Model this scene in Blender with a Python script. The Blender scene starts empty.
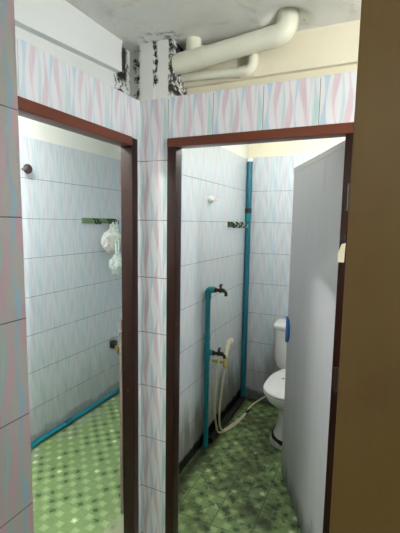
import bpy, bmesh, math, random
from mathutils import Vector, Matrix, noise
random.seed(7)
C = bpy.context.scene.collection
PI = math.pi

# ------------------------------------------------------------------ node helper
class G:
    """tiny wrapper around a material's node tree"""
    def __init__(s, name):
        s.m = bpy.data.materials.new(name); s.m.use_nodes = True
        s.t = s.m.node_tree; s.n = s.t.nodes; s.l = s.t.links
        s.b = s.n['Principled BSDF']
    def node(s, typ, **kw):
        k = s.n.new(typ)
        for a, v in kw.items(): setattr(k, a, v)
        return k
    def put(s, v, sock):
        if isinstance(v, bpy.types.NodeSocket): s.l.new(v, sock)
        elif isinstance(v, (tuple, list)) and sock.type == 'RGBA': sock.default_value = (*v, 1) if len(v) == 3 else v
        else: sock.default_value = v
    def f(s, op, a, b=0.0, c=0.0, clamp=False):
        k = s.node('ShaderNodeMath', operation=op, use_clamp=clamp)
        s.put(a, k.inputs[0]); s.put(b, k.inputs[1]); s.put(c, k.inputs[2])
        return k.outputs[0]
    def add(s, a, b): return s.f('ADD', a, b)
    def sub(s, a, b): return s.f('SUBTRACT', a, b)
    def mul(s, a, b): return s.f('MULTIPLY', a, b)
    def ab(s, a): return s.f('ABSOLUTE', a)
    def sin(s, a): return s.f('SINE', a)
    def step(s, v, lo, hi, a=0.0, b=1.0):      # smooth map range
        k = s.node('ShaderNodeMapRange', interpolation_type='SMOOTHSTEP')
        s.put(v, k.inputs['Value']); s.put(lo, k.inputs['From Min']); s.put(hi, k.inputs['From Max'])
        s.put(a, k.inputs['To Min']); s.put(b, k.inputs['To Max'])
        return k.outputs['Result']
    def mix(s, fac, a, b):
        k = s.node('ShaderNodeMix', data_type='RGBA')
        s.put(fac, k.inputs[0]); s.put(a, k.inputs[6]); s.put(b, k.inputs[7])
        return k.outputs[2]
    def pos(s):
        k = s.node('ShaderNodeTexCoord'); q = s.node('ShaderNodeSeparateXYZ')
        s.l.new(k.outputs['Object'], q.inputs[0])
        return k.outputs['Object'], q.outputs[0], q.outputs[1], q.outputs[2]
    def vec(s, x, y, z):
        k = s.node('ShaderNodeCombineXYZ'); s.put(x, k.inputs[0]); s.put(y, k.inputs[1]); s.put(z, k.inputs[2])
        return k.outputs[0]
    def noise(s, v, scale, detail=4, rough=.55, dist=0.0):
        k = s.node('ShaderNodeTexNoise'); s.put(v, k.inputs['Vector'])
        k.inputs['Scale'].default_value = scale; k.inputs['Detail'].default_value = detail
        k.inputs['Roughness'].default_value = rough; k.inputs['Distortion'].default_value = dist
        return k.outputs['Fac']
    def white(s, v):
        k = s.node('ShaderNodeTexWhiteNoise', noise_dimensions='3D'); s.put(v, k.inputs['Vector'])
        return k.outputs['Value']
    def bump(s, h, strength=.3, dist=.002):
        k = s.node('ShaderNodeBump'); k.inputs['Strength'].default_value = strength
        k.inputs['Distance'].default_value = dist; s.put(h, k.inputs['Height'])
        s.l.new(k.outputs[0], s.b.inputs['Normal'])
    def done(s, col, rough=.5, metal=0.0, spec=None):
        s.put(col, s.b.inputs['Base Color']); s.put(rough, s.b.inputs['Roughness'])
        s.put(metal, s.b.inputs['Metallic'])
        if spec is not None: s.b.inputs['Specular IOR Level'].default_value = spec
        return s.m

def srgb(r, g, b):
    return tuple(((c/255)/12.92 if c/255 <= .04045 else ((c/255+.055)/1.055)**2.4) for c in (r, g, b))

def plain(name, col, rough=.45, metal=0.0, var=.10, scale=30, bump=0.0):
    g = G(name); P, x, y, z = g.pos()
    n = g.noise(P, scale)
    c2 = tuple(c*(1-var*2) for c in col); c1 = tuple(min(1, c*(1+var*.6)) for c in col)
    if bump: g.bump(n, bump, .002)
    return g.done(g.mix(n, c2, c1), rough, metal)

def tile_mat(name, axis, u0, cont=1.0, base=srgb(232, 232, 236), vgrout=.7, grime=0.0, streak=.5, wide=1.0, sway=1.0):
    """20 x 25 cm wall tile with vertical pink / blue wavy ribbons"""
    g = G(name); P, x, y, z = g.pos()
    w = x if axis == 'x' else y
    U = g.f('DIVIDE', g.sub(w, u0), .2); V = g.f('DIVIDE', z, .25)
    iu = g.f('FLOOR', U); iv = g.f('FLOOR', V)
    u = g.f('FRACT', U); v = g.f('FRACT', V)
    col = base
    fine = g.noise(g.vec(g.mul(w, 210), g.mul(z, 7), iv), 1, 3)
    broad = g.noise(g.vec(g.mul(w, 60), g.mul(z, 5), 3.1), 1, 2)
    B = srgb(158, 198, 220); K = srgb(208, 178, 192); Tq = srgb(162, 206, 206); L = srgb(204, 196, 214)
    st = [(.09, .020, .060, 2.2, .3, B), (.26, .035, .046, 0.6, 2.0, K), (.37, .02, .022, 3.6, 4.4, Tq), (.47, .03, .050, 3.4, 5.0, K),
          (.60, .025, .032, 1.0, 1.0, B), (.74, .035, .048, 5.2, 2.6, K), (.83, .02, .022, 2.0, .4, L), (.92, .02, .044, 4.2, 4.6, Tq)]
    tv = g.mul(v, 2*PI)
    for c, a, hw, ph, ps, cc in st:
        cen = g.add(g.mul(g.sin(g.add(tv, ph)), a*sway), c)
        wid = g.add(g.mul(g.sin(g.add(tv, ps)), hw*.50*wide), hw*.74*wide)
        d = g.ab(g.sub(u, cen))
        e = g.sub(wid, d)
        m = g.step(e, -.018, .022)
        m = g.mul(m, g.add(g.mul(g.step(fine, .3, .75), streak), 1-streak))
        col = g.mix(g.mul(m, cont), col, cc)
    col = g.mix(g.mul(g.step(broad, .48, .72), .28*streak), col, srgb(176, 196, 208))
    col = g.mix(g.mul(g.step(fine, .5, .75), .22*streak), col, srgb(182, 186, 196))
    # grime with its own blotchy outline
    if grime:
        n1 = g.noise(P, 6, 6, .65); n2 = g.noise(g.vec(g.mul(x, 9), g.mul(y, 9), g.mul(z, 2.2)), 1, 5, .6)
        lowz = g.step(z, 0.02, .75, 1.0, 0.0)
        m = g.mul(g.step(g.add(g.mul(n2, .8), g.mul(lowz, .62)), .62, 1.05), grime)
        col = g.mix(m, col, srgb(112, 104, 92))
        m2 = g.mul(g.step(g.sub(g.add(g.mul(n1, .16), .02), z), 0, .035), min(1, grime*1.3))
        col = g.mix(m2, col, srgb(24, 24, 20))
    # joints
    du = g.mul(g.sub(.5, g.ab(g.sub(u, .5))), .2); dv = g.mul(g.sub(.5, g.ab(g.sub(v, .5))), .25)
    gu = g.mul(g.step(du, .0007, .0016, 1.0, 0.0), vgrout); gv = g.step(dv, .0009, .0019, 1.0, 0.0)
    gn = g.noise(P, 9, 3)
    gm = g.mul(g.f('MAXIMUM', gu, gv), g.step(gn, .25, .5, .55, 1.0))
    gm = g.mul(gm, g.step(z, 1.992, 1.996, 1.0, 0.0))
    col = g.mix(gm, col, srgb(86, 90, 90))
    h = g.sub(1.0, g.f('MAXIMUM', gv, g.step(du, .0007, .0016, 1.0, 0.0)))
    g.bump(g.add(h, g.mul(g.noise(P, 12, 2), .25)), .35, .0012)
    return g.done(col, g.add(g.mul(gm, .4), .22))

def floor_mat():
    g = G('green_floor_tile'); P, x, y, z = g.pos()
    X = g.f('DIVIDE', g.sub(x, .085), .05); Y = g.f('DIVIDE', g.sub(y, .39), .05)
    iu = g.f('FLOOR', X); iv = g.f('FLOOR', Y); u = g.f('FRACT', X); v = g.f('FRACT', Y)
    par = g.f('MODULO', g.add(g.add(iu, iv), 1000.0), 2.0)
    par = g.step(par, .4, .6)
    cu = g.sub(u, .5); cv = g.sub(v, .5)
    r = g.f('SQRT', g.add(g.mul(cu, cu), g.mul(cv, cv)))
    mott = g.noise(P, 55, 4); big = g.noise(P, 3.2, 4)
    col = g.mix(mott, srgb(120, 148, 92), srgb(140, 166, 110))
    lm = g.mul(par, g.step(g.f('MAXIMUM', g.ab(cu), g.ab(cv)), .20, .50, 1.0, 0.0))
    lm = g.mul(lm, g.step(g.add(u, v), .2, 1.3, .5, 1.0))
    col = g.mix(g.mul(lm, .7), col, srgb(180, 202, 142))
    hsh = g.white(g.vec(iu, iv, .5))
    # leaf clusters on some of the plain cells, little flowers on others
    dk = g.mul(g.sub(1.0, par), g.step(hsh, .46, .48, 1.0, 0.0))
    leafn = g.noise(P, 130, 3)
    lf = g.mul(dk, g.step(g.add(r, g.mul(g.sub(leafn, .5), 1.1)), .20, .36, 1.0, 0.0))
    col = g.mix(g.mul(lf, .9), col, srgb(52, 78, 36))
    fl = g.mul(par, g.step(hsh, .86, .88))
    ang = g.f('ARCTAN2', cv, cu)
    pet = g.add(.22, g.mul(g.sin(g.mul(ang, 5.0)), .09))
    fm = g.mul(fl, g.step(g.sub(pet, r), -.05, .03))
    col = g.mix(g.mul(fm, .9), col, srgb(232, 240, 206))
    # tile joints
    U = g.f('FRACT', g.f('DIVIDE', g.sub(x, .085), .2)); V = g.f('FRACT', g.f('DIVIDE', g.sub(y, .39), .2))
    du = g.mul(g.sub(.5, g.ab(g.sub(U, .5))), .2); dv = g.mul(g.sub(.5, g.ab(g.sub(V, .5))), .2)
    gr = g.step(g.f('MINIMUM', du, dv), .0008, .0022, 1.0, 0.0)
    # heavy grime in the cubicle that holds the toilet, light in the other
    right = g.step(x, -.15, 0.02)
    n = g.noise(P, 4.5, 7, .62); n2 = g.noise(P, 17, 5, .6)
    col = g.mix(g.mul(gr, g.add(.25, g.mul(right, .6))), col, srgb(46, 52, 32))
    dm = g.mul(g.step(g.add(g.mul(n, .7), g.mul(n2, .3)), .42, .60), g.add(.10, g.mul(right, .66)))
    col = g.mix(dm, col, srgb(62, 66, 34))
    dm2 = g.mul(g.step(n2, .53, .64), g.add(.05, g.mul(right, .62)))
    col = g.mix(dm2, col, srgb(44, 40, 24))
    # black scum along the base of the toilet cubicle walls
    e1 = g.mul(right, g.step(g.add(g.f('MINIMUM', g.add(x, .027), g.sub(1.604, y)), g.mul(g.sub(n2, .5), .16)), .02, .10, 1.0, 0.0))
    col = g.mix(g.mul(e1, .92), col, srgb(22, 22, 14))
    # chalky cement spill beside the door threshold
    dx = g.sub(x, -.03); dy = g.sub(y, -.02)
    rr = g.f('SQRT', g.add(g.mul(dx, dx), g.mul(dy, dy)))
    ce = g.step(g.add(rr, g.mul(g.sub(n2, .5), .25)), .09, .17, 1.0, 0.0)
    col = g.mix(g.mul(ce, .8), col, srgb(168, 168, 140))
    # limescale film along the wall of the empty cubicle
    li = g.mul(g.sub(1.0, right), g.mul(g.step(x, -1.04, -.8, 1.0, 0.0), g.step(n, .45, .6)))
    col = g.mix(g.mul(li, .55), col, srgb(166, 176, 160))
    g.bump(g.add(g.mul(mott, .4), g.mul(gr, -1.0)), .4, .0015)
    return g.done(col, g.add(.28, g.mul(n, .25)))

def wood_mat(name, axis='z', a=srgb(92, 44, 36), b=srgb(70, 30, 25)):
    g = G(name); P, x, y, z = g.pos()
    k = {'z': g.vec(g.mul(x, 40), g.mul(y, 40), g.mul(z, 1.6)), 'x': g.vec(g.mul(x, 1.6), g.mul(y, 40), g.mul(z, 40)),
         'y': g.vec(g.mul(x, 40), g.mul(y, 1.6), g.mul(z, 40))}[axis]
    n = g.noise(k, 1.6, 5, .6); n2 = g.noise(P, 24, 5)
    col = g.mix(n, b, a)
    col = g.mix(g.mul(g.step(n2, .66, .76), .35), col, srgb(128, 92, 78))
    # scuffed, mouldy foot
    col = g.mix(g.mul(g.step(g.sub(.05, g.sub(z, g.mul(n2, .05))), 0, .03), .8), col, srgb(44, 40, 32))
    g.bump(n, .2, .001)
    return g.done(col, .30, spec=.25)

def plaster_mat(name, col, mould=None, stain=.25, rough=.8):
    """painted plaster; mould = list of (axis, position, half width, zmin, zmax, amount)"""
    g = G(name); P, x, y, z = g.pos()
    n = g.noise(P, 5, 6, .6); n2 = g.noise(P, 42, 7, .7, .4); n3 = g.noise(P, 14, 5, .6)
    c = g.mix(g.mul(g.step(n, .45, .8), stain), col, tuple(k*.62 for k in col))
    if mould:
        tot = 0.0
        for ax, p0, hw, z0, z1, amt in mould:
            w = x if ax == 'x' else y
            d = g.ab(g.sub(w, p0))
            m = g.step(g.add(d, g.mul(g.sub(n3, .5), hw*2.4)), hw*.5, hw*1.15, 1.0, 0.0)
            m = g.mul(m, g.mul(g.step(z, z0, z0+.03), g.step(z, z1-.03, z1, 1.0, 0.0)))
            m = g.mul(m, g.step(n2, .60-.34*amt, .68-.28*amt))
            tot = g.f('MAXIMUM', tot, m)
        c = g.mix(tot, c, srgb(30, 30, 24))
    g.bump(g.add(g.mul(n, .6), g.mul(n2, .4)), .35, .004)
    return g.done(c, rough)

def ceiling_mat():
    g = G('ceiling_paint'); P, x, y, z = g.pos()
    n = g.noise(P, 3.0, 6, .6, .6); n2 = g.noise(P, 34, 6, .7); n3 = g.noise(P, 9, 4, .6, 1.0)
    c = g.mix(g.step(n, .35, .7), srgb(238, 239, 236), srgb(222, 222, 219))
    c = g.mix(g.mul(g.step(n3, .58, .66), .3), c, srgb(190, 188, 182))
    r = g.f('SQRT', g.add(g.mul(g.sub(x, .10), g.sub(x, .10)), g.mul(g.sub(y, .0), g.sub(y, .0))))
    m = g.mul(g.step(g.add(r, g.mul(g.sub(n3, .5), .16)), .03, .12, 1.0, 0.0), g.step(n2, .5, .6))
    c = g.mix(g.mul(m, .8), c, srgb(40, 40, 34))
    sp = g.step(g.noise(P, 60, 1), .80, .83)
    c = g.mix(g.mul(sp, .7), c, srgb(90, 84, 74))
    g.bump(g.add(n, g.mul(n3, .5)), .5, .008)
    return g.done(c, .85)

# ------------------------------------------------------------------ mesh helpers
def bm_box(bm, lo, hi, bev=0.0):
    r = bmesh.ops.create_cube(bm, size=1.0)
    vs = r['verts']
    for v in vs:
        v.co = Vector([lo[i] + (v.co[i]+.5)*(hi[i]-lo[i]) for i in range(3)])
    if bev:
        es = list({e for v in vs for e in v.link_edges})
        bmesh.ops.bevel(bm, geom=es, offset=bev, segments=3, affect='EDGES', profile=.6)
    return vs

def frame_of(d):
    d = d.normalized()
    a = Vector((0, 0, 1)) if abs(d.z) < .9 else Vector((1, 0, 0))
    u = d.cross(a).normalized(); return u, d.cross(u).normalized()

def smooth_path(pts, n=8):
    """Catmull-Rom through pts"""
    pts = [Vector(p) for p in pts]
    q = [pts[0]*2-pts[1]] + pts + [pts[-1]*2-pts[-2]]
    out = []
    for i in range(1, len(q)-2):
        for k in range(n):
            t = k/n
            a, b, c, d = q[i-1], q[i], q[i+1], q[i+2]
            out.append(.5*((2*b)+(c-a)*t+(2*a-5*b+4*c-d)*t*t+(3*b-a-3*c+d)*t**3))
    out.append(pts[-1]); return out

def bm_tube(bm, pts, r, seg=20, cap=True):
    pts = [Vector(p) for p in pts]
    rs = r if isinstance(r, (list, tuple)) else [r]*len(pts)
    rings = []; u = None
    for i, p in enumerate(pts):
        if i == 0: d = pts[1]-p
        elif i == len(pts)-1: d = p-pts[i-1]
        else: d = (pts[i+1]-p).normalized()+(p-pts[i-1]).normalized()
        d.normalize()
        if u is None: u, _ = frame_of(d)
        u = (u-d*u.dot(d)).normalized(); w = d.cross(u)
        rings.append([bm.verts.new(p+(u*math.cos(2*PI*k/seg)+w*math.sin(2*PI*k/seg))*rs[i]) for k in range(seg)])
    for a, b in zip(rings, rings[1:]):
        for k in range(seg):
            bm.faces.new((a[k], a[(k+1) % seg], b[(k+1) % seg], b[k]))
    if cap:
        bm.faces.new(list(reversed(rings[0]))); bm.faces.new(rings[-1])

def arc(center, a, b, r, n=8):
    """quarter bend from centre + a*r to centre + b*r"""
    c = Vector(center); a = Vector(a); b = Vector(b)
    return [c+(a*math.cos(t)+b*math.sin(t))*r for t in [PI/2*i/n for i in range(n+1)]]

def bm_loft(bm, rings, cap=True):
    R = [[bm.verts.new(Vector(p)) for p in ring] for ring in rings]
    n = len(R[0])
    for a, b in zip(R, R[1:]):
        for k in range(n):
            bm.faces.new((a[k], a[(k+1) % n], b[(k+1) % n], b[k]))
    if cap:
        bm.faces.new(list(reversed(R[0]))); bm.faces.new(R[-1])

def obj(name, bm, mat, parent=None, smooth=True, loc=(0, 0, 0)):
    bmesh.ops.recalc_face_normals(bm, faces=bm.faces[:])
    me = bpy.data.meshes.new(name); bm.to_mesh(me); bm.free()
    o = bpy.data.objects.new(name, me); C.objects.link(o)
    for m in (mat if isinstance(mat, (list, tuple)) else [mat]): me.materials.append(m)
    if smooth:
        for p in me.polygons: p.use_smooth = True
        try: me.set_sharp_from_angle(angle=math.radians(38))
        except Exception: pass
    o.parent = parent
    o.location = loc
    return o

def tag(o, label, cat, kind=None, group=None):
    o['label'] = label; o['category'] = cat
    if kind: o['kind'] = kind
    if group: o['group'] = group
    return o

def empty(name, loc, label, cat, kind=None, group=None, rz=0):
    o = bpy.data.objects.new(name, None); C.objects.link(o)
    o.location = loc; o.rotation_euler.z = rz; o.empty_display_size = .05
    return tag(o, label, cat, kind, group)

def box(name, lo, hi, mat, parent=None, bev=0.0):
    bm = bmesh.new(); bm_box(bm, lo, hi, bev)
    return obj(name, bm, mat, parent)

def boxes(name, lst, mat, parent=None):
    bm = bmesh.new()
    for lo, hi in lst: bm_box(bm, lo, hi)
    return obj(name, bm, mat, parent, smooth=False)

# ------------------------------------------------------------------ materials
XP, XQ, YB, T = -1.044, -.033, 1.604, 2.0
M = {}
M['tile_front'] = tile_mat('tile_front', 'x', .1375, .80, vgrout=1.0, streak=.35)
M['tile_left'] = tile_mat('tile_left', 'y', -.01, .75, base=srgb(226, 228, 234), vgrout=.5)
M['tile_pier'] = tile_mat('tile_pier', 'y', -.899, .85, base=srgb(190, 190, 190), vgrout=.6, streak=.05, wide=1.15, sway=1.5)  # base greyer than the other tiles: the pier's dim light put into the colour
M['tile_p'] = tile_mat('tile_p', 'y', .18, .5, base=srgb(220, 225, 228), vgrout=.25, grime=.24, streak=.85)
M['tile_q'] = tile_mat('tile_q', 'y', .24, .6, base=srgb(208, 216, 220), vgrout=.15, grime=.85, streak=.8)
M['tile_b'] = tile_mat('tile_b', 'x', -.02, .62, base=srgb(216, 224, 230), vgrout=.35, grime=.5, streak=.8, wide=1.2)
M['floor'] = floor_mat()
M['frame_z'] = wood_mat('brown_frame_upright', 'z', srgb(46, 19, 13), srgb(28, 11, 8))  # same wood as the headers, with shade on the uprights put into the colour
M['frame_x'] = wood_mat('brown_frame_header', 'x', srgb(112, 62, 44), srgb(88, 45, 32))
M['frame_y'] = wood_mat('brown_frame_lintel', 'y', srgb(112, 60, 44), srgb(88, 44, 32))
M['cream'] = plaster_mat('cream_plaster', srgb(236, 230, 206), stain=.12)
M['cub'] = plaster_mat('cubicle_plaster', srgb(238, 238, 228), stain=.10)
M['white'] = plaster_mat('white_plaster', srgb(226, 230, 228), stain=.18,
    mould=[('y', -.022, .036, 2.07, 2.27, 1.0), ('y', .03, .05, 1.99, 2.27, .22), ('y', -.04, .04, 2.0, 2.12, .45)])
M['beam_l'] = plaster_mat('white_beam', srgb(228, 233, 232), stain=.10, mould=[('y', -.050, .014, 2.03, 2.3, .8)])
M['column'] = plaster_mat('column_plaster', srgb(230, 232, 228), stain=.10,
    mould=[('x', .072, .012, 2.03, 2.3, .5), ('x', .142, .012, 2.0, 2.3, .55), ('x', -.03, .03, 2.0, 2.3, .35)])
M['ceil'] = ceiling_mat()
M['corr'] = plaster_mat('corridor_paint', srgb(196, 194, 184), stain=.15)
M['black_gap'] = plaster_mat('painted_hollow_dark', srgb(40, 40, 34), stain=.4)  # black colour stands in for the darkness inside the gap
M['pvc'] = plain('cream_pvc', srgb(238, 238, 220), .38, var=.05, scale=9)
M['teal'] = plain('teal_pvc', srgb(18, 134, 150), .32, var=.12, scale=14)
M['teal_dk'] = plain('dull_teal_pvc', srgb(20, 108, 128), .35, var=.15, scale=16)
M['black'] = plain('black_rubber', srgb(26, 26, 24), .45, var=.2)
M['brass'] = plain('tarnished_brass', srgb(62, 57, 44), .40, .7, var=.3, scale=60)
M['gold'] = plain('yellow_brass', srgb(196, 158, 74), .3, .9, var=.15, scale=60)
M['dark_metal'] = plain('dark_hook_metal', srgb(34, 38, 34), .4, .6, var=.2, scale=80)
M['olive'] = plain('olive_green_plate', srgb(128, 152, 116), .45, var=.1, scale=40)
M['olive_dk'] = plain('dull_olive_plate', srgb(66, 80, 58), .45, .3, var=.15, scale=40)
M['chalk'] = plain('pale_hook_metal', srgb(196, 204, 190), .35, .3, var=.15)
M['ceramic'] = plain('white_ceramic', srgb(240, 241, 240), .12, var=.015, scale=6)
M['seat'] = plain('white_seat_plastic', srgb(246, 246, 242), .25, var=.015, scale=6)
M['cement'] = plain('chipped_white_cement', srgb(214, 214, 204), .8, var=.2, scale=50, bump=.6)
M['scum'] = plain('black_base_scum', srgb(22, 22, 18), .7, var=.3, scale=40, bump=.6)
M['hose'] = plain('cream_hose', srgb(222, 214, 184), .38, var=.08, scale=30)
M['spray'] = plain('yellowed_plastic', srgb(226, 222, 186), .32, var=.07, scale=30)
M['khaki'] = plain('khaki_plastic', srgb(176, 164, 104), .4, var=.15, scale=50)
M['white_pl'] = plain('white_plastic', srgb(242, 244, 242), .3, var=.02)
M['blue'] = plain('bright_blue_plastic', srgb(20, 100, 186), .35, var=.06, scale=30)
M['mark'] = plain('grey_mark', srgb(150, 150, 146), .4, var=.1)
M['knob'] = plain('dark_brown_knob', srgb(64, 48, 46), .3, var=.15)
M['hinge'] = plain('rusty_hinge_steel', srgb(62, 46, 38), .5, .5, var=.25, scale=50)
M['strap'] = plain('pale_cream_plastic', srgb(226, 222, 190), .4, var=.06)
M['worn'] = plain('worn_grey_timber', srgb(150, 138, 126), .7, var=.25, scale=45, bump=.5)

def leaf_mat():
    g = G('grey_door_sheet'); P, x, y, z = g.pos()
    n = g.noise(g.vec(g.mul(x, 14), g.mul(y, 14), g.mul(z, 1.5)), 1, 4); n2 = g.noise(P, 16, 6, .65)
    n3 = g.noise(g.vec(g.mul(x, 9), 0.0, g.mul(z, 1.2)), 1, 5, .6)
    c = g.mix(n, srgb(190, 189, 192), srgb(204, 203, 206))
    # splashed black mould low on the sheet, densest along the bottom edge
    m = g.step(g.add(g.sub(g.mul(n3, .30), z), g.mul(g.sub(n2, .5), .12)), -.02, .13)
    c = g.mix(g.mul(m, .75), c, srgb(34, 34, 30))
    # short drip near the top
    d = g.mul(g.step(g.ab(g.sub(x, .245)), .002, .006, 1.0, 0.0), g.mul(g.step(z, 1.62, 1.66), g.step(z, 1.74, 1.77, 1.0, 0.0)))
    c = g.mix(g.mul(d, .4), c, srgb(120, 112, 108))
    return g.done(c, .42)
M['leaf'] = leaf_mat()
M['leaf_edge'] = plain('pale_grey_edge_trim', srgb(200, 200, 198), .4, var=.06)

def brown_mat():
    g = G('brown_door_veneer'); P, x, y, z = g.pos()
    n = g.noise(g.vec(g.mul(x, 30), g.mul(y, 30), g.mul(z, 1.3)), 1, 5, .55); n2 = g.noise(P, 7, 5, .6)
    c = g.mix(n, srgb(132, 104, 58), srgb(148, 118, 68))
    c = g.mix(g.mul(g.step(n2, .5, .72), .3), c, srgb(120, 84, 50))
    sp = g.step(g.noise(g.vec(g.mul(x, 60), 0.0, g.mul(z, 28)), 1, 1), .79, .82)
    c = g.mix(g.mul(sp, .5), c, srgb(72, 46, 28))
    return g.done(c, .42)
M['brown'] = brown_mat()

def bag_mat(name, col, spots=0.0):
    g = G(name); P, x, y, z = g.pos()
    n = g.noise(P, 22, 5, .6)
    c = g.mix(n, col, tuple(min(1, k*1.15) for k in col))
    if spots:
        s = g.noise(P, 48, 1)
        c = g.mix(g.mul(g.step(s, .60, .66), spots), c, srgb(40, 62, 60))
    g.b.inputs['Transmission Weight'].default_value = .12
    g.b.inputs['Subsurface Weight'].default_value = .15
    g.bump(n, .5, .01)
    return g.done(c, .35)
M['bag'] = bag_mat('cream_bag_film', srgb(242, 240, 232))
M['bag2'] = bag_mat('mint_bag_film', srgb(222, 236, 230), .55)

# ------------------------------------------------------------------ setting
S = 'structure'
FL = [((-1.2, -2.7, -.1), (2.0, 1.75, 0))]
tag(boxes('floor', FL, M['floor']), 'green patterned tile floor running through both cubicles and the passage', 'floor', S)

# slightly sagging concrete ceiling
bm = bmesh.new()
def cz(x, y):
    s = min(1, max(0, (x-.2)/.5)); s = s*s*(3-2*s)
    return 2.222-.004*s+.006*math.exp(-((x-.1)**2+(y)**2)/.022)+.034*math.exp(-(((x-.605)**2+(y-.03)**2)/.0042)**2)
nx, ny = 160, 220
grid = [[bm.verts.new((-1.2+3.2*i/nx, -2.7+4.45*j/ny, cz(-1.2+3.2*i/nx, -2.7+4.45*j/ny))) for j in range(ny+1)] for i in range(nx+1)]
top = [[bm.verts.new((-1.2+3.2*i/nx, -2.7+4.45*j/ny, 2.35)) for j in (0, ny)] for i in (0, nx)]
for i in range(nx):
    for j in range(ny):
        bm.faces.new((grid[i][j], grid[i][j+1], grid[i+1][j+1], grid[i+1][j]))
bm.faces.new((top[0][0], top[1][0], top[1][1], top[0][1]))
bm.faces.new([grid[i][0] for i in range(nx+1)]+[top[1][0], top[0][0]])
bm.faces.new([grid[i][ny] for i in range(nx+1)]+[top[1][1], top[0][1]])
bm.faces.new([grid[0][j] for j in range(ny+1)]+[top[0][1], top[0][0]])
bm.faces.new([grid[nx][j] for j in range(ny+1)]+[top[1][1], top[1][0]])
tag(obj('ceiling', bm, M['ceil']), 'stained pale grey concrete ceiling over the pipes', 'ceiling', S)

OX0, OX1, OZ = .14, .875, 1.835           # opening of the toilet cubicle
tag(boxes('wall_front', [((0, 0, 0), (OX0, .12, T)), ((OX0, 0, OZ), (OX1, .12, T)), ((OX1, 0, 0), (1.9, .12, T))], M['tile_front']),
    'pink and blue wave tiled wall round the doorway of the toilet cubicle', 'wall', S)
LY0, LY1 = -.70, -.035
tag(boxes('wall_left', [((-.048, LY1, 0), (0, .1, T)), ((-.1, .0, 0), (-.048, .1, T)), ((-.1, LY0, OZ+.005), (0, LY1, T)), ((-.1, -1.0, 0), (0, LY0, T))], M['tile_left']),
    'pale wave tiled wall over the doorway without a door', 'wall', S)
tag(boxes('wall_pier', [((0, -2.6, 0), (.161, -.752, T))], M['tile_pier']),
    'near tiled pier with bold pink and blue waves cutting across the empty doorway', 'wall', S)
tag(boxes('wall_over_pier', [((0, -2.6, T), (.150, -.745, 2.25))], M['corr']),
    'plain painted strip between the near tiled pier and the ceiling', 'wall', S)
def tiled(name, lo, hi, mat, plo, phi, label):
    """tiles to two metres, painted plaster above, one object"""
    bm = bmesh.new(); bm_box(bm, lo, hi); n = len(bm.faces)
    bm_box(bm, plo, phi)
    bm.faces.ensure_lookup_table()
    for f in bm.faces[n:]: f.material_index = 1
    return tag(obj(name, bm, [mat, M['cub']], smooth=False), label, 'wall', S)
tiled('wall_far_left', (XP-.1, -1.0, 0), (XP, 1.72, T), M['tile_p'], (XP-.1, -1.0, T), (XP-.008, 1.72, 2.25),
      'pale streaky tiled wall of the empty cubicle behind the green hook rail')
tiled('wall_partition', (XQ-.1, .1, 0), (XQ, 1.604, T), M['tile_q'], (XQ-.092, .1, T), (XQ-.008, 1.604, 2.25),
      'grimy tiled partition carrying the teal riser and the taps')
bm = bmesh.new(); bm_box(bm, (XP, YB, 0), (1.15, YB+.1, T+.018)); n = len(bm.faces)
bm_box(bm, (XP, YB+.012, T+.018), (1.15, YB+.1, 2.25)); bm.faces.ensure_lookup_table()
for f in bm.faces[n:]: f.material_index = 1
tag(obj('wall_back', bm, [M['tile_b'], M['cream']], smooth=False), 'tiled end wall behind the toilet with cream plaster on top', 'wall', S)
tag(boxes('wall_cubicle_right', [((1.05, .1, 0), (1.15, YB, 2.25))], M['cub']), 'plain cubicle wall hidden behind the open grey door', 'wall', S)
tag(boxes('wall_cubicle_near', [((XP, -1.1, 0), (0, -1.0, 2.25))], M['cub']), 'plain near end wall of the empty cubicle', 'wall', S)
tag(boxes('wall_right', [((1.9, -2.7, 0), (2.0, .1, 2.25))], M['corr']), 'plain painted wall at the far side of the passage', 'wall', S)
tag(boxes('wall_rear', [((0, -2.7, 0), (1.9, -2.6, 2.25))], M['corr']), 'plain painted wall closing the passage behind the viewer', 'wall', S)

# plaster bands, beams, column above the tiles
tag(boxes('trim_1', [((-.1, -1.0, T), (-.075, .16, 2.25))], M['white']), 'white plaster band above the left tiles with a black mouldy crack', 'plaster band', S)
bm = bmesh.new()
bm_box(bm, (-.1, -1.0, 2.06), (-.045, -.052, 2.25))
for v in bm.verts:
    if v.co.z < 2.1: v.co.z = 2.104 if v.co.y > -.5 else 2.040
tag(obj('trim_2', bm, M['beam_l'], smooth=False), 'white painted beam over the empty doorway', 'beam', S)
tag(boxes('trim_3', [((.145, .15, T-.04), (1.9, .18, 2.078))], M['cream']), 'narrow cream plaster band above the tiles of the toilet cubicle', 'plaster band', S)
tag(boxes('trim_4', [((.20, .126, 2.078), (1.9, .18, 2.25)), ((.145, .126, 2.078), (.20, .18, 2.165))], M['cream']), 'cream painted beam behind the ceiling pipes', 'beam', S)
tag(boxes('trim_5', [((.145, .165, 2.165), (.20, .18, 2.25))], M['black_gap']), 'black panel painting in the dark of the hollow above the end of the thick pipe', 'hole', S)
bm = bmesh.new()
bm_box(bm, (-.002, .001, T), (.067, .18, 2.25)); bm_box(bm, (.067, .006, T), (.147, .18, 2.25)); bm_box(bm, (-.075, .035, T), (-.002, .18, 2.25))
tag(obj('wall_column', bm, M['column'], smooth=False), 'white corner column with black mould on its edges', 'column', S)

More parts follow.
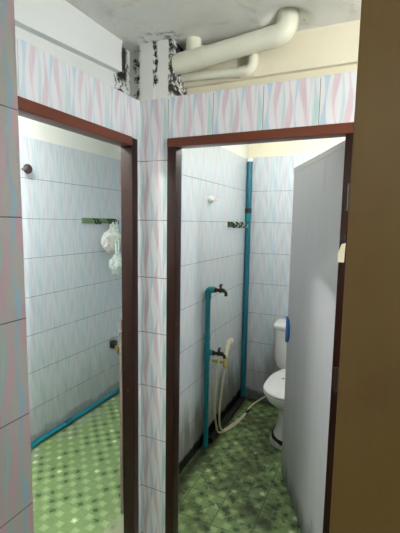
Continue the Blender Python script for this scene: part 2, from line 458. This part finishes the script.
# doorway frames
def frame_part(name, lo, hi, mat, parent): return box(name, lo, hi, mat, parent, .003)
d1 = empty('door_1', (0, -.37, 0), 'dark brown timber frame of the doorway without a door', 'door frame', S)
inv = Matrix.Translation(-d1.location)
def under(o, root):
    o.parent = root; o.matrix_parent_inverse = Matrix.Translation(root.location).inverted() if root.rotation_euler.z == 0 else root.matrix_basis.inverted()
    return o
under(frame_part('jamb', (-.047, -.076, 0), (.012, -.0352, OZ), M['frame_z'], None), d1)
under(frame_part('jamb', (-.047, -.70, 0), (.012, -.66, OZ), M['frame_z'], None), d1)
under(frame_part('header', (-.047, -.66, 1.802), (.014, -.076, 1.838), M['frame_y'], None), d1)
bm = bmesh.new()
bm_box(bm, (-.058, -.082, .14), (-.047, -.055, 1.005)); bm_box(bm, (-.060, -.080, 1.012), (-.047, -.058, 1.06))
w = under(obj('stop_strip', bm, M['worn']), d1); w['label'] = 'worn grey strip'

d2 = empty('door_2', (.84, .05, 0), 'grey door standing open into the toilet cubicle in a brown frame', 'door', S)
under(frame_part('jamb', (.14, -.012, 0), (.181, .043, OZ), M['frame_z'], None), d2)
under(frame_part('jamb', (.829, -.012, 0), (.874, .043, OZ), M['frame_z'], None), d2)
under(frame_part('header', (.14, -.014, 1.799), (.874, .043, 1.8345), M['frame_x'], None), d2)
# leaf, built along +x from the hinge then swung open
A = Vector((.838, .050, 0)); Bf = Vector((.513, .733, 0)); dl = Bf-A; Lw = dl.length; la = math.atan2(dl.y, dl.x)
def leafpart(name, lo, hi, mat, parent, bev=0.0, bm=None):
    if bm is None:
        bm = bmesh.new(); bm_box(bm, lo, hi, bev)
    o = obj(name, bm, mat)
    o.location = A; o.rotation_euler.z = la
    bpy.context.view_layer.update()
    o.parent = parent; o.matrix_parent_inverse = parent.matrix_world.inverted()
    return o
bpy.context.view_layer.update()
TH = .034
leaf = leafpart('door_leaf', (0, -TH, .012), (Lw, 0, 1.795), M['leaf'], d2, .0015)
bm = bmesh.new()
bm_box(bm, (0, -TH-.0005, 1.774), (Lw, .0022, 1.797)); bm_box(bm, (0, 0, .014), (.006, .0020, 1.774))
leafpart('edge_trim', None, None, M['leaf_edge'], leaf, bm=bm)
bm = bmesh.new()          # half oval blue plate at the free edge
n = 24; zc = .893; hh = .076; ww = .062
ring = [(Lw-.0005-ww*math.sin(PI*i/n), zc+hh*math.cos(PI*i/n)) for i in range(n+1)]
bm_loft(bm, [[(p[0], .001, p[1]) for p in ring], [(p[0], .007, p[1]) for p in ring],
             [(Lw-.0005-(Lw-.0005-p[0])*.9, .010, zc+(p[1]-zc)*.93) for p in ring]])
h = leafpart('handle_plate', None, None, M['blue'], leaf, bm=bm); h['label'] = 'bright blue half oval plate'
bm = bmesh.new(); bm_box(bm, (Lw, -.026, .945), (Lw+.012, -.006, .985), .002)
h = leafpart('latch', None, None, M['gold'], leaf, bm=bm); h['label'] = 'small brass latch'
for z0 in (1.545, .90, .25):
    bm = bmesh.new(); bm_box(bm, (.834, -.020, z0), (.858, -.0122, z0+.085), .001)
    bm_tube(bm, [(.846, -.021, z0-.003), (.846, -.021, z0+.088)], .006, 12)
    under(obj('hinge', bm, M['hinge']), d2)

d3 = empty('door_3', (.903, -.78, 0), 'close brown wooden door hiding the far edge of the tiled wall', 'door', S)
bm = bmesh.new(); bm_box(bm, (0, .0, .004), (.78, .036, 2.02), .002)
o = obj('door_leaf', bm, M['brown']); o.location = (.903, -.78, 0); o.rotation_euler.z = math.radians(-8)
d3.rotation_euler.z = math.radians(-8); bpy.context.view_layer.update()
o.parent = d3; o.matrix_parent_inverse = d3.matrix_world.inverted()

# ------------------------------------------------------------------ pipes under the ceiling
def pz(x): return 2.139+.092*(x-.13)
YP = .046; RP = .0372
r = empty('drain_pipe', (.15, YP, 2.13), 'thick cream drain pipe running under the ceiling from the column', 'pipe')
bm = bmesh.new(); xe = .562
bm_tube(bm, [(.135, YP, pz(.135)), (xe, YP, pz(xe))], RP, 28)
under(obj('pipe_run', bm, M['pvc']), r)
bm = bmesh.new()       # socketed bend turning up into the slab
e = arc((xe, YP, pz(xe)+.042), (0, 0, -1), (1, 0, 0), .042, 10)
bm_tube(bm, [(xe-.03, YP, pz(xe)-.003)]+e+[(xe+.042, YP, 2.262)], RP+.0012, 28)
under(obj('elbow', bm, M['pvc']), r)
bm = bmesh.new(); bm_tube(bm, [(.228, YP, pz(.228)+.01), (.228, YP, 2.226)], RP*.86, 28)
under(obj('branch', bm, M['pvc']), r)
bm = bmesh.new(); bm_tube(bm, [(.165, YP, pz(.165)), (.282, YP, pz(.282))], RP+.003, 28)
under(obj('tee_collar', bm, M['pvc']), r)
YW = .106; RW = .0178
r = empty('water_pipe', (.15, YW, 2.11), 'thin cream pipe under the thick drain pipe bending up', 'pipe')
bm = bmesh.new(); bm_tube(bm, [(.125, YW, 2.111), (.430, YW, 2.096)], RW, 20); under(obj('pipe_run', bm, M['pvc']), r)
bm = bmesh.new(); e = arc((.432, YW, 2.096+.026), (0, 0, -1), (1, 0, 0), .026, 8)
bm_tube(bm, [(.407, YW, 2.097)]+e+[(.458, YW, 2.145)], RW+.003, 20); under(obj('elbow', bm, M['pvc']), r)
bm = bmesh.new(); bm_tube(bm, [(.458, YW, 2.14), (.458, YW, 2.226)], RW, 20); under(obj('riser', bm, M['pvc']), r)

# ------------------------------------------------------------------ empty cubicle
r = empty('floor_pipe', (XP+.02, .3, .018), 'teal pipe lying along the floor of the empty cubicle', 'pipe')
bm = bmesh.new(); bm_tube(bm, [(XP+.021, -.95, .021), (XP+.021, 1.59, .021)], .017, 18); under(obj('pipe_run', bm, M['teal']), r)
for yy in (.585, 1.42):
    bm = bmesh.new(); bm_tube(bm, [(XP+.021, yy-.03, .021), (XP+.021, yy+.03, .021)], .0205, 18)
    under(obj('coupling', bm, M['teal_dk']), r)

def hook_bm(x, y, z, s=1):
    bm = bmesh.new()
    p = [(x, y, z+.012), (x+.016*s, y, z+.010), (x+.022*s, y, z-.004), (x+.020*s, y, z-.018), (x+.030*s, y, z-.024), (x+.040*s, y, z-.016), (x+.042*s, y, z-.002)]
    bm_tube(bm, smooth_path(p, 4), .0042, 8); return bm
r = empty('hook_rail', (XP, 1.0, 1.485), 'olive green coat hook rail on the wall of the empty cubicle', 'hook rail')
bm = bmesh.new(); bm_box(bm, (XP, .785, 1.474), (XP+.012, 1.17, 1.514), .004)
under(obj('rail', bm, M['olive']), r)
for yy in (.905, .945, 1.075, 1.105, 1.138, 1.166):
    k = under(obj('hook', hook_bm(XP+.012, yy, 1.494), M['dark_metal']), r)

def bag(name, c, rad, mat, hang, label, seed):
    t = empty(name, c, label, 'bag', group=None)
    bm = bmesh.new(); bmesh.ops.create_icosphere(bm, subdivisions=5, radius=1)
    for v in bm.verts:
        p = v.co.copy()
        k = 1+.22*noise.noise(p*2.1+Vector((seed, 0, 0)))+.12*noise.noise(p*5+Vector((0, seed, 0)))
        k += .05*abs(noise.noise(p*11))
        q = Vector((p.x*rad[0], p.y*rad[1], p.z*rad[2]))*k
        if p.z > .3:                                   # gathered neck
            f = 1-.75*((p.z-.3)/.7); q.x *= f; q.y *= f
        v.co = q
    for v in bm.verts: v.co.x = max(v.co.x, -rad[0]*.95)
    o = obj('bag_body', bm, mat); o.location = c; under(o, t)
    bm = bmesh.new()
    top_ = Vector(c)+Vector((0, 0, rad[2]*.85)); hg = Vector(hang)
    for s in (-1, 1):
        bm_tube(bm, smooth_path([top_+Vector((0, s*.012, -.02)), (top_+hg)/2+Vector((.004*s, s*.016, 0)), hg], 6), [.008]*12+[.004], 8)
    under(obj('bag_handle', bm, mat), t)
    return t
bag('plastic_bag', (XP+.062, 1.065, 1.345), (.05, .115, .095), M['bag'], (XP+.045, 1.10, 1.485), 'crumpled cream plastic bag hanging under the green hook rail', 3.0)
bag('plastic_bag', (XP+.155, 1.015, 1.165), (.045, .085, .085), M['bag2'], (XP+.054, 1.138, 1.485), 'mint green plastic bag with dark spots hanging below the cream bag', 9.0)

def tap(parent, base, d, mats, L=.075, spout=.045, s=1.0):
    """angle valve: body out along d, handle on top, spout pointing down"""
    b = Vector(base); d = Vector(d).normalized()
    bm = bmesh.new(); pts = [b, b+d*.012*s, b+d*.013*s, b+d*.03*s, b+d*.031*s, b+d*L]
    bm_tube(bm, pts, [.016*s, .016*s, .011*s, .011*s, .015*s, .012*s], 16)
    e = b+d*L*.98
    bm_tube(bm, smooth_path([e-d*.01, e+d*.008+Vector((0, 0, -.012)), e+d*.010+Vector((0, 0, -spout))], 5), .010*s, 12)
    u = obj('tap_body', bm, mats[0]); under(u, parent)
    m = b+d*L*.62; sd = d.cross(Vector((0, 0, 1)))
    bm = bmesh.new(); bm_tube(bm, [m, m+Vector((0, 0, .026*s))], .006*s, 10)
    bm_tube(bm, [m+Vector((0, 0, .028*s))-sd*.024*s, m+Vector((0, 0, .032*s)), m+Vector((0, 0, .028*s))+sd*.024*s], [.006*s, .009*s, .006*s], 10)
    under(obj('tap_handle', bm, mats[1]), parent)

t = empty('wall_tap', (XP, 1.16, .42), 'small black and brass tap on the wall of the empty cubicle', 'tap')
tap(t, (XP, 1.125, .435), (1, 0, 0), (M['gold'], M['black']), .06, .045, 1.15)
bm = bmesh.new(); bm_box(bm, (XP, 1.098, .425), (XP+.045, 1.148, .485), .008); under(obj('tap_cover', bm, M['black']), t)
bm = bmesh.new(); bm_tube(bm, smooth_path([(XP+.066, 1.125, .385), (XP+.05, 1.19, .30), (XP+.02, 1.235, .20), (XP+.012, 1.26, .05)], 6), .004, 8)
under(obj('thin_hose', bm, M['mark']), t)

t = empty('coat_hook', (XP, .30, 1.80), 'dark round coat hook on the tiles just past the near pier', 'hook')
bm = bmesh.new(); bm_tube(bm, [(XP, .285, 1.80), (XP+.03, .285, 1.80)], .008, 12); under(obj('stem', bm, M['knob']), t)
bm = bmesh.new(); bmesh.ops.create_uvsphere(bm, u_segments=20, v_segments=12, radius=1)
for v in bm.verts: v.co = Vector((XP+.042+v.co.x*.020, .287+v.co.y*.031, 1.80+v.co.z*.030))
under(obj('knob_head', bm, M['knob']), t)

# ------------------------------------------------------------------ toilet cubicle: pipes
r = empty('stack_pipe', (-.009, 1.570, 0), 'tall teal pipe standing in the corner beside the end wall', 'pipe')
bm = bmesh.new(); bm_tube(bm, [(-.009, 1.572, 0), (-.009, 1.572, 1.985)], .0225, 22); under(obj('pipe_run', bm, M['teal_dk']), r)
bm = bmesh.new(); bm_tube(bm, [(-.009, 1.572, 1.51), (-.009, 1.572, 1.575)], .0255, 22); under(obj('coupling', bm, M['teal']), r)
bm = bmesh.new(); bm_tube(bm, [(-.009, 1.572, 1.575), (-.009, 1.572, 1.612)], .0260, 22); k = under(obj('clamp', bm, M['black']), r); k['label'] = 'black clamp'
bm = bmesh.new(); bm_tube(bm, [(-.009, 1.572, 1.98), (-.009, 1.572, 2.008)], .0235, 22); k = under(obj('end_cap', bm, M['white_pl']), r); k['label'] = 'white end cap'

XR, YR = -.005, .775
r = empty('riser_pipe', (XR, YR, 0), 'shorter teal riser with two taps on the grimy partition', 'pipe')
bm = bmesh.new(); bm_tube(bm, [(XR, YR, 0), (XR, YR, 1.05)], .0175, 20); under(obj('pipe_run', bm, M['teal']), r)
bm = bmesh.new(); e = arc((XR+.022, YR, 1.05), (-1, 0, 0), (0, 0, 1), .022, 8)
bm_tube(bm, [(XR, YR, 1.01)]+e+[(XR+.045, YR, 1.072)], .0215, 20); under(obj('elbow', bm, M['teal']), r)
for z0, z1 in ((.74, .775), (.60, .72)):
    bm = bmesh.new(); bm_tube(bm, [(XR, YR, z0), (XR, YR, z1)], .021, 20)
    if z0 == .60: bm_tube(bm, [(XR, YR, .66), (XR+.04, YR, .66)], .019, 20)
    under(obj('coupling' if z0 != .60 else 'tee', bm, M['teal']), r)
tap(r, (XR+.045, YR, 1.072), (1, .1, 0), (M['brass'], M['brass']), .065, .034, 1.05)
tap(r, (XR+.040, YR, .66), (1, .15, 0), (M['brass'], M['brass']), .070, .026, 1.0)

tag(obj('black_pipe', (lambda b: (bm_tube(b, smooth_path([(.006, .83, .022), (.004, 1.0, .023), (.010, 1.2, .022), (.004, 1.36, .022), (.006, 1.535, .022)], 8), .020, 16), b)[1])(bmesh.new()), M['black']),
    'black pipe lying along the floor at the foot of the grimy partition', 'pipe')

# bidet sprayer on its clip, hose dropping to the floor
t = empty('bidet_sprayer', (.03, .98, .6), 'cream hand sprayer hanging beside the lower tap with its hose on the floor', 'bidet sprayer')
bm = bmesh.new()
ax = [Vector((.060, .935, .545)), Vector((.058, .952, .575)), Vector((.055, .985, .625)), Vector((.052, 1.012, .655)), Vector((.058, 1.030, .672)), Vector((.072, 1.034, .678))]
bm_tube(bm, smooth_path(ax, 4), [.011]*5+[.013]*4+[.015]*4+[.018]*4+[.019]*4, 16)
under(obj('spray_body', bm, M['spray']), t)
bm = bmesh.new(); bm_tube(bm, [(.070, 1.034, .677), (.079, 1.037, .681)], [.016, .013], 16); k = under(obj('spray_head', bm, M['white_pl']), t); k['label'] = 'white spray head'
bm = bmesh.new(); bm_box(bm, (XQ, .928, .536), (.046, .955, .556), .005); bm_tube(bm, [(.066, .922, .520), (.058, .956, .572)], .0185, 16)
k = under(obj('clip', bm, M['khaki']), t); k['label'] = 'khaki wall clip'
bm = bmesh.new()
bm_tube(bm, smooth_path([(.062, .928, .535), (.058, .905, .42), (.05, .885, .26), (.045, .90, .12), (.035, .985, .025), (.055, 1.10, .0085), (.085, 1.22, .0085), (.098, 1.33, .0085)], 8), .0068, 12)
under(obj('hose', bm, M['hose']), t)
bm = bmesh.new(); bm_tube(bm, [(.096, 1.322, .010), (.108, 1.372, .010)], .0095, 12)
k = under(obj('hose_end', bm, M['black']), t); k['label'] = 'black hose end'

t = tag(obj('supply_hose', (lambda b: (bm_tube(b, smooth_path([(.075, .79, .625), (.062, .775, .50), (.05, .785, .33), (.04, .84, .16), (.03, .94, .03), (.075, 1.10, .0075), (.10, 1.27, .0075), (.10, 1.42, .012), (.15, 1.49, .05), (.24, 1.51, .12), (.34, 1.49, .20)], 8), .0065, 12), b)[1])(bmesh.new()), M['hose']),
        'cream supply hose looping from the lower tap over the floor to the toilet', 'hose')

r = empty('hook_rail', (XQ, 1.32, 1.485), 'dull dark hook rail on the partition beside the tall teal pipe', 'hook rail')
bm = bmesh.new(); bm_box(bm, (XQ, 1.165, 1.463), (XQ+.012, 1.50, 1.503), .003); under(obj('rail', bm, M['olive_dk']), r)
for i in range(6):
    under(obj('hook', hook_bm(XQ+.012, 1.195+.055*i, 1.485), M['chalk'] if i % 2 else M['dark_metal']), r)

t = empty('wall_hook', (XQ, .85, 1.64), 'small white hook stuck high on the partition', 'hook')
bm = bmesh.new(); bm_tube(bm, [(XQ, .835, 1.640), (XQ+.012, .835, 1.640), (XQ+.024, .836, 1.640), (XQ+.032, .837, 1.640)], [.024, .024, .019, .008], 20); under(obj('disc', bm, M['white_pl']), t)
bm = bmesh.new(); bm_tube(bm, smooth_path([(XQ+.008, .835, 1.650), (XQ+.03, .84, 1.648), (XQ+.045, .845, 1.640), (XQ+.05, .85, 1.655)], 5), [.010]*10+[.008]*6, 12)
under(obj('prong', bm, M['white_pl']), t)

# ------------------------------------------------------------------ toilet
TX = .495
t = empty('toilet', (TX, 1.1, 0), 'white two piece toilet half hidden behind the grey door', 'toilet')
def egg(y0, y1, hw, z, n=40, fp=2.4, bp=3.2):
    """bowl outline: front at y0, back at y1, widest 45 per cent back"""
    ym = y0+(y1-y0)*.42; out = []
    for i in range(n):
        a = 2*PI*i/n; c, s = math.cos(a), math.sin(a)
        e = fp if s < 0 else bp
        x = hw*math.copysign(abs(c)**(2/e), c)
        y = ym+(ym-y0 if s < 0 else y1-ym)*math.copysign(abs(s)**(2/e), s)
        out.append((TX+x, y, z))
    return out
# bowl + pedestal in one ceramic body
bm = bmesh.new()
bm_loft(bm, [egg(.99, 1.40, .128, .045), egg(1.005, 1.40, .118, .07), egg(1.02, 1.40, .108, .12), egg(1.03, 1.41, .105, .18), egg(1.01, 1.43, .118, .24), egg(.93, 1.45, .150, .30), egg(.87, 1.46, .172, .345), egg(.852, 1.465, .178, .375), egg(.852, 1.465, .178, .388)])
under(obj('bowl', bm, M['ceramic']), t)
bm = bmesh.new(); bm_loft(bm, [egg(.980, 1.40, .138, .016), egg(.978, 1.40, .138, .034), egg(.985, 1.40, .133, .048)])
k = under(obj('base_seal', bm, M['scum']), t); k['label'] = 'blackened joint under the pedestal'
bm = bmesh.new()
a = egg(.970, 1.41, .150, .0, 72); b = egg(.978, 1.405, .142, .022, 72)
random.seed(3)
b = [(p[0]+(p[0]-TX)*random.uniform(-.10, .10), p[1]+random.uniform(-.012, .010), random.uniform(.010, .046)) for p in b]
bm_loft(bm, [a, b]); k = under(obj('base_cement', bm, M['cement']), t); k['label'] = 'chipped white cement round the foot'
bm = bmesh.new(); bm_loft(bm, [egg(.850, 1.33, .178, .388), egg(.846, 1.33, .181, .393), egg(.848, 1.33, .180, .399)]); under(obj('seat', bm, M['seat']), t)
bm = bmesh.new(); bm_loft(bm, [egg(.853, 1.33, .176, .4055), egg(.845, 1.33, .181, .409), egg(.848, 1.33, .178, .417), egg(.87, 1.32, .160, .423), egg(.98, 1.27, .10, .427)])
lid = under(obj('seat_lid', bm, M['seat']), t)
bm = bmesh.new(); bm_tube(bm, [(TX-.075, 1.13, .4262), (TX-.075, 1.13, .4285)], .012, 14); bm_tube(bm, [(TX-.055, 1.145, .4262), (TX-.055, 1.145, .4283)], .007, 10)
k = under(obj('lid_mark', bm, M['mark']), lid); k['label'] = 'small grey mark'
for s in (-1, 1):
    bm = bmesh.new(); bm_tube(bm, [(TX+s*.075-.02, 1.345, .408), (TX+s*.075+.02, 1.345, .408)], .010, 12)
    under(obj('seat_hinge', bm, M['seat']), t)
def rrect(y0, y1, hw, z, n=40):
    ym = (y0+y1)/2; out = []
    for i in range(n):
        a = 2*PI*i/n; c, s = math.cos(a), math.sin(a)
        out.append((TX+hw*math.copysign(abs(c)**(2/6), c), ym+(y1-y0)/2*math.copysign(abs(s)**(2/6), s), z))
    return out
bm = bmesh.new(); bm_loft(bm, [rrect(1.425, 1.575, .175, .372), rrect(1.412, 1.58, .198, .392), rrect(1.402, 1.585, .212, .45), rrect(1.395, 1.588, .222, .69)])
under(obj('tank', bm, M['ceramic']), t)
bm = bmesh.new(); bm_loft(bm, [rrect(1.392, 1.590, .226, .690), rrect(1.385, 1.592, .232, .700), rrect(1.385, 1.592, .232, .722), rrect(1.395, 1.588, .222, .735), rrect(1.43, 1.56, .17, .740)])
under(obj('tank_lid', bm, M['ceramic']), t)
bm = bmesh.new(); bm_tube(bm, [(TX, 1.49, .739), (TX, 1.49, .748)], [.025, .022], 20); under(obj('flush_button', bm, M['chalk']), t)

# odds on the right jamb
t = empty('latch_keeper', (.845, -.02, 1.40), 'cream plastic catch on the brown jamb beside the close brown door', 'catch')
bm = bmesh.new(); bm_loft(bm, [[(.829, -.0125, 1.366), (.848, -.0125, 1.366), (.850, -.0125, 1.432), (.838, -.0125, 1.428), (.827, -.0125, 1.395)],
                               [(.829, -.030, 1.366), (.848, -.030, 1.366), (.850, -.030, 1.432), (.838, -.030, 1.428), (.827, -.030, 1.395)]])
under(obj('catch_body', bm, M['strap']), t)
bm = bmesh.new(); bm_box(bm, (.833, -.024, 1.430), (.848, -.0125, 1.458), .003)
k = under(obj('catch_screw', bm, M['black']), t); k['label'] = 'black top piece'

# ------------------------------------------------------------------ lamps
def emis(name, col, s):
    g = G(name); g.b.inputs['Base Color'].default_value = (.9, .9, .9, 1)
    g.b.inputs['Emission Color'].default_value = (*col, 1); g.b.inputs['Emission Strength'].default_value = s
    return g.m
def lamp(c, L, axis, col, s, label, zt):
    t = empty('ceiling_lamp', c, label, 'ceiling lamp')
    x, y, z = c; a = Vector((1, 0, 0)) if axis == 'x' else Vector((0, 1, 0)); p = Vector(c)
    lo = p-a*(L/2+.03); hi = p+a*(L/2+.03)
    q = Vector((0, .011, 0)) if axis == 'x' else Vector((.011, 0, 0))
    bm = bmesh.new(); bm_box(bm, lo-q+Vector((0, 0, .018)), hi+q+Vector((0, 0, .045)), .004)
    under(obj('lamp_body', bm, M['white_pl']), t)
    for e in (lo, hi-a*.014):
        under(box('end_holder', e-q+Vector((0, 0, -.014)), e+a*.014+q+Vector((0, 0, .02)), M['white_pl']), t)
    for k in (-.3, .3):
        bm = bmesh.new(); e = p+a*L*k; bm_tube(bm, [e+Vector((0, 0, .04)), (e.x, e.y, zt)], .006, 10)
        under(obj('stem', bm, M['white_pl']), t)
    bm = bmesh.new(); bm_tube(bm, [p-a*L/2, p+a*L/2], .013, 16)
    under(obj('lamp_tube', bm, emis('tube_glow', col, s)), t)
lamp((.58, .86, 2.12), .36, 'x', (1.0, 1.0, .97), 125, 'short fluorescent tube lamp on the toilet cubicle ceiling', 2.223)
lamp((-.50, -.44, 2.12), .38, 'y', (.98, 1.0, .99), 330, 'fluorescent tube lamp on the ceiling of the empty cubicle', 2.223)
lamp((.46, -2.25, 2.13), .45, 'x', (1.0, .97, .90), 20, 'added unseen fill tube behind the viewer on the passage ceiling', 2.223)  # added to brighten the front of the brown door
# added upright tube lighting the passage, kept unseen behind the brown door
t = empty('wall_fill_light', (1.9, -.80, 1.9), 'added upright fill tube on the passage wall, unseen behind the brown door', 'fill light')
under(box('lamp_body', (1.875, -.825, 1.58), (1.90, -.775, 2.08), M['white_pl'], None, .004), t)
for z0 in (1.59, 2.046): under(box('end_holder', (1.838, -.812, z0), (1.876, -.788, z0+.014), M['white_pl']), t)
bm = bmesh.new(); bm_tube(bm, [(1.852, -.80, 1.604), (1.852, -.80, 2.046)], .013, 16)
under(obj('lamp_tube', bm, emis('tube_glow', (.98, 1.0, 1.0), 325)), t)

W = bpy.data.worlds.new('World'); bpy.context.scene.world = W; W.use_nodes = True
W.node_tree.nodes['Background'].inputs[0].default_value = (.8, .85, .9, 1)
W.node_tree.nodes['Background'].inputs[1].default_value = .2

# ------------------------------------------------------------------ camera
cam = bpy.data.cameras.new('Camera'); co = bpy.data.objects.new('Camera', cam); C.objects.link(co)
R = Vector((.90723372, .42032677, .01588645)); U = Vector((-.06288588, .09819529, .99317826)); F = Vector((-.41589943, .90204384, -.1155187))
m = Matrix((( R.x, U.x, -F.x, .94480142), (R.y, U.y, -F.y, -1.41570911), (R.z, U.z, -F.z, 1.49509095), (0, 0, 0, 1)))
co.matrix_world = m
cam.sensor_fit = 'VERTICAL'; cam.sensor_height = 36; cam.lens = 380.4908/533*36; cam.clip_start = .02
sc = bpy.context.scene; sc.camera = co
sc.view_settings.view_transform = 'Standard'; sc.view_settings.look = 'None'
sc.view_settings.exposure = 0.45; sc.view_settings.gamma = 1; sc.view_settings.use_curve_mapping = False
